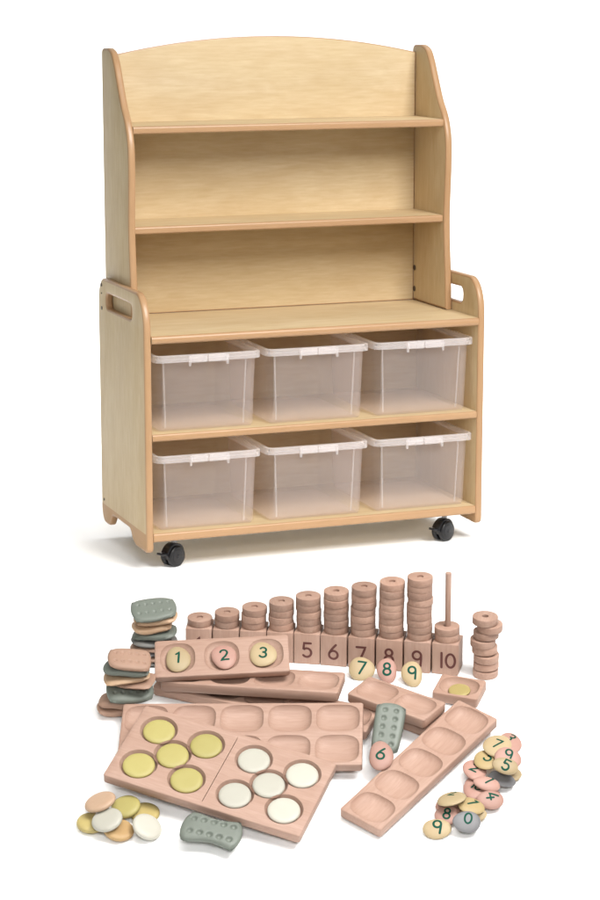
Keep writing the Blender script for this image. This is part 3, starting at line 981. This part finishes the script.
# leaning sage stone and the pink 6
k_ = ground(388, 729)[1] / FPX
o = obj('texture_stone', stone_bm(28 * k_, 15.5 * k_, 10 * k_, .05, 1, 72, 44, dsz=2.1 * k_, dd=1.9 * k_), sage, sharp=60)
o.matrix_world = at(388, 729, 63, 82, 0)
tag(o, 'sage green dented stone leaning upright behind the pink pebble 6', 'stone', 'large sage stones'); settle(o, ray(388, 729), .3, .3)
pebble('pink pebble numbered 6 leaning on the upright sage stone', 381, 756, 25, 27, 55, '6', pinkr, H=.022, tsize=.030, trot=-14)
# front sage stone
k_ = ground(211, 831)[1] / FPX
o = obj('texture_stone', stone_bm(30.5 * k_, 22 * k_, 9 * k_, .36, 1, 84, 52, dsz=2.6 * k_, dd=2.6 * k_, k=.62), sage, sharp=60)
o.matrix_world = at(211.5, 831, 50, -17, 0)
tag(o, 'large sage stone with ten dents at the front edge below the domino tray', 'stone', 'large sage stones'); settle(o, ray(211.5, 831), .3, .3)

# ---- pile of plain discs at the front left
def pile_disc(label, px, py, e, spin, roll, r, mat):
    r = r / .036 * 15.3 * ground(px, py)[1] / FPX
    def make(e):
        bm, zt = pebble_bm(r, r, .016, 0, 0, 7, .5)
        o = obj('counting_disc', bm, mat, sharp=60); o.matrix_world = at(px, py, e, spin, roll); tag(o, label, 'disc', 'discs in the front left pile')
        settle(o, ray(px, py), .3, .3, final=False); return o
    lowest(make, [e, e + 4, e + 8, e + 12] if e > 30 else [e, e + 4])
pile_disc('pale yellow disc at the left edge of the loose disc pile', 91, 823, 40, 0, 0, .034, paleyellow)
pile_disc('tan orange disc lowest at the front of the loose disc pile', 118.5, 830, 42, 0, 8, .036, tan_d)
pile_disc('small pale yellow disc peeping out behind the right white disc', 145, 813, 36, 0, 0, .034, paleyellow)
pile_disc('bright yellow disc at the back of the loose disc pile', 125.5, 807, 44, 0, -12, .035, yellow)
pile_disc('white disc at the right end of the loose disc pile', 147, 827, 52, 0, 22, .036, white_d)
pile_disc('white disc in the middle of the loose disc pile', 107, 820, 43, 0, -14, .0365, white_d)
pile_disc('peach disc topmost at the back left of the loose disc pile', 100, 802, 30, 0, -18, .0375, peach_d)

# ---- pile of numbered pebbles at the right
G = 'number pebbles in the right pile'
def pp(label, px, py, w, h, e, txt, mt, trot=0, roll=0, tx=0, ty=0, ts=.027):
    pebble(label, px, py, w, h, e, txt, mt, 0, trot, roll, .017, tsize=ts, group=G, tx=tx, ty=ty, wob=.03, cands=[e + 3 * i for i in range(-1, 9)])
pp('cream pebble half hidden at the right edge under the slate one', 508, 774, 26, 16, 40, None, cream)
pp('pink pebble mostly hidden under the pink one numbered 4', 488, 797, 26, 16, 40, None, pinkr)
pp('pink pebble mostly hidden under the tilted cream one at the pile front', 449, 806, 26, 16, 40, None, pinkr)
pp('cream pebble peeping out beneath the yellowish one numbered 1', 473, 814, 28, 15, 40, None, cream)
pp('pink pebble numbered 8 between the slate 0 and cream 9', 447, 815, 24, 19, 42, '8', pinkr, -10)
pp('pink pebble numbered 10 in the middle of the pile', 475, 788, 24, 21, 42, 'I0', pinkr, -35, 0, .1, 0, .024)
pp('pink pebble numbered 2 at the left of the pile', 475, 770, 24, 19, 42, '2', pinkr, -30, 6)
pp('yellowish pebble numbered 5 seen at the left beside another 5', 487, 760, 27, 18, 42, '5', creamy, -50, 0, .15)
pp('pink pebble numbered 3 furthest back at the top of the pile', 510, 743, 24, 19, 42, '3', pinkr, -50, 8, 0, .35)
pp('cream pebble numbered 7 at the far end of the pile', 497.5, 746, 28, 21, 44, '7', cream, -28)
pp('pink pebble numbered 9 below the cream 7', 508, 758, 26, 21, 44, '9', pinkr, -15, 10, 0, .2)
pp('slate grey pebble without a number lying on the pile', 502, 779, 29, 14, 32, None, greyr, 0, 18)
pp('cream pebble numbered 5 on top beside the pink 9', 505.5, 766, 26, 16, 40, '5', cream, -22, 12)
pp('pink pebble with a half covered 7 behind the 10', 487, 784, 27, 14, 34, '7', pinkr, -30, 14, .1, .35, .024)
pp('pink pebble numbered 4 at the right of the pile', 490.5, 800, 27, 18, 42, '4', pinkr, -78, 10, .1, .3)
pp('yellowish pebble numbered 1 behind the slate 0', 471, 806, 28, 15, 38, '1', creamy, -62, 12, .1, .2)
pp('tilted cream pebble with a half covered 2 at the pile front', 451.5, 799, 30, 12, 28, '2', cream, -20, -12, .1, .5, .024)
pp('slate grey pebble numbered 0 at the front of the pile', 467, 822, 28, 21, 44, '0', greyr, -10, 10, .05, .25)
pp('cream pebble numbered 9 lying nearest at the front of the pile', 437, 829, 28, 20, 43, '9', cream, -5, 0, 0, .1, .032)

for o in sc.objects:
    for k in ('e', 'roll', 'hit'):
        if k in o: del o[k]

# ------------------------------------------------------------------ light
w = bpy.data.worlds.new("World"); sc.world = w; w.use_nodes = True
bg = w.node_tree.nodes['Background']; bg.inputs[0].default_value = (.93, 1.0, .96, 1); bg.inputs[1].default_value = .10
def area(name, loc, target, sx, sy, power, col=(1, 1, 1)):
    l = bpy.data.lights.new(name, 'AREA'); l.shape = 'RECTANGLE'; l.size = sx; l.size_y = sy; l.energy = power; l.color = col
    o = bpy.data.objects.new(name, l); COL.objects.link(o); o.location = loc
    o.rotation_euler = (V(target) - V(loc)).to_track_quat('-Z', 'Y').to_euler(); return o
C0 = V((.5, .2, .6))
VD = radians(41)
kd = V((.22, -1, 0)).normalized()
area('key_softbox', C0 + kd * 4.6 * cos(VD) + UP * 4.6 * sin(VD), C0, 1.8, 2.0, 262, (1, .99, .975))
tp = area('top_softbox', V((CAM.x, CAM.y, 0)) + FWD * 4.1 + UP * 3.6, V((CAM.x, CAM.y, 0)) + FWD * 4.5, 4.0, 1.8, 38, (1, .985, .96))
tp.data.spread = radians(85)
fr = area('added_front_fill', CAM + UP * .8 + RGT * .2, V((CAM.x, CAM.y, -.35)) + FWD * 4.3, 2.6, 1.2, 20, (1, .985, .965))  # added fill above the camera, brightens block faces, hollows and box fronts
fr.data.spread = radians(52)
area('added_left_fill', V((-4.2, -1.3, 1.5)), V((.2, .2, .75)), 1.4, 1.8, 34, (.96, 1, .965))  # added fill, out of view, lifts the left and inner right panels
bl = area('added_backdrop_fill', V((CAM.x, CAM.y, 0)) + FWD * 7.9 + UP * 3.6, V((CAM.x, CAM.y, 0)) + FWD * 9.2, 6.0, 1.0, 135)  # added unseen lamp, whitens the backdrop and the unit's shadow behind it
bl.data.spread = radians(95)

sc.view_settings.view_transform = 'Standard'; sc.view_settings.look = 'None'
sc.view_settings.exposure = 0; sc.view_settings.gamma = 1
sc.cycles.max_bounces = 10; sc.cycles.transparent_max_bounces = 32
sc.cycles.use_denoising = True
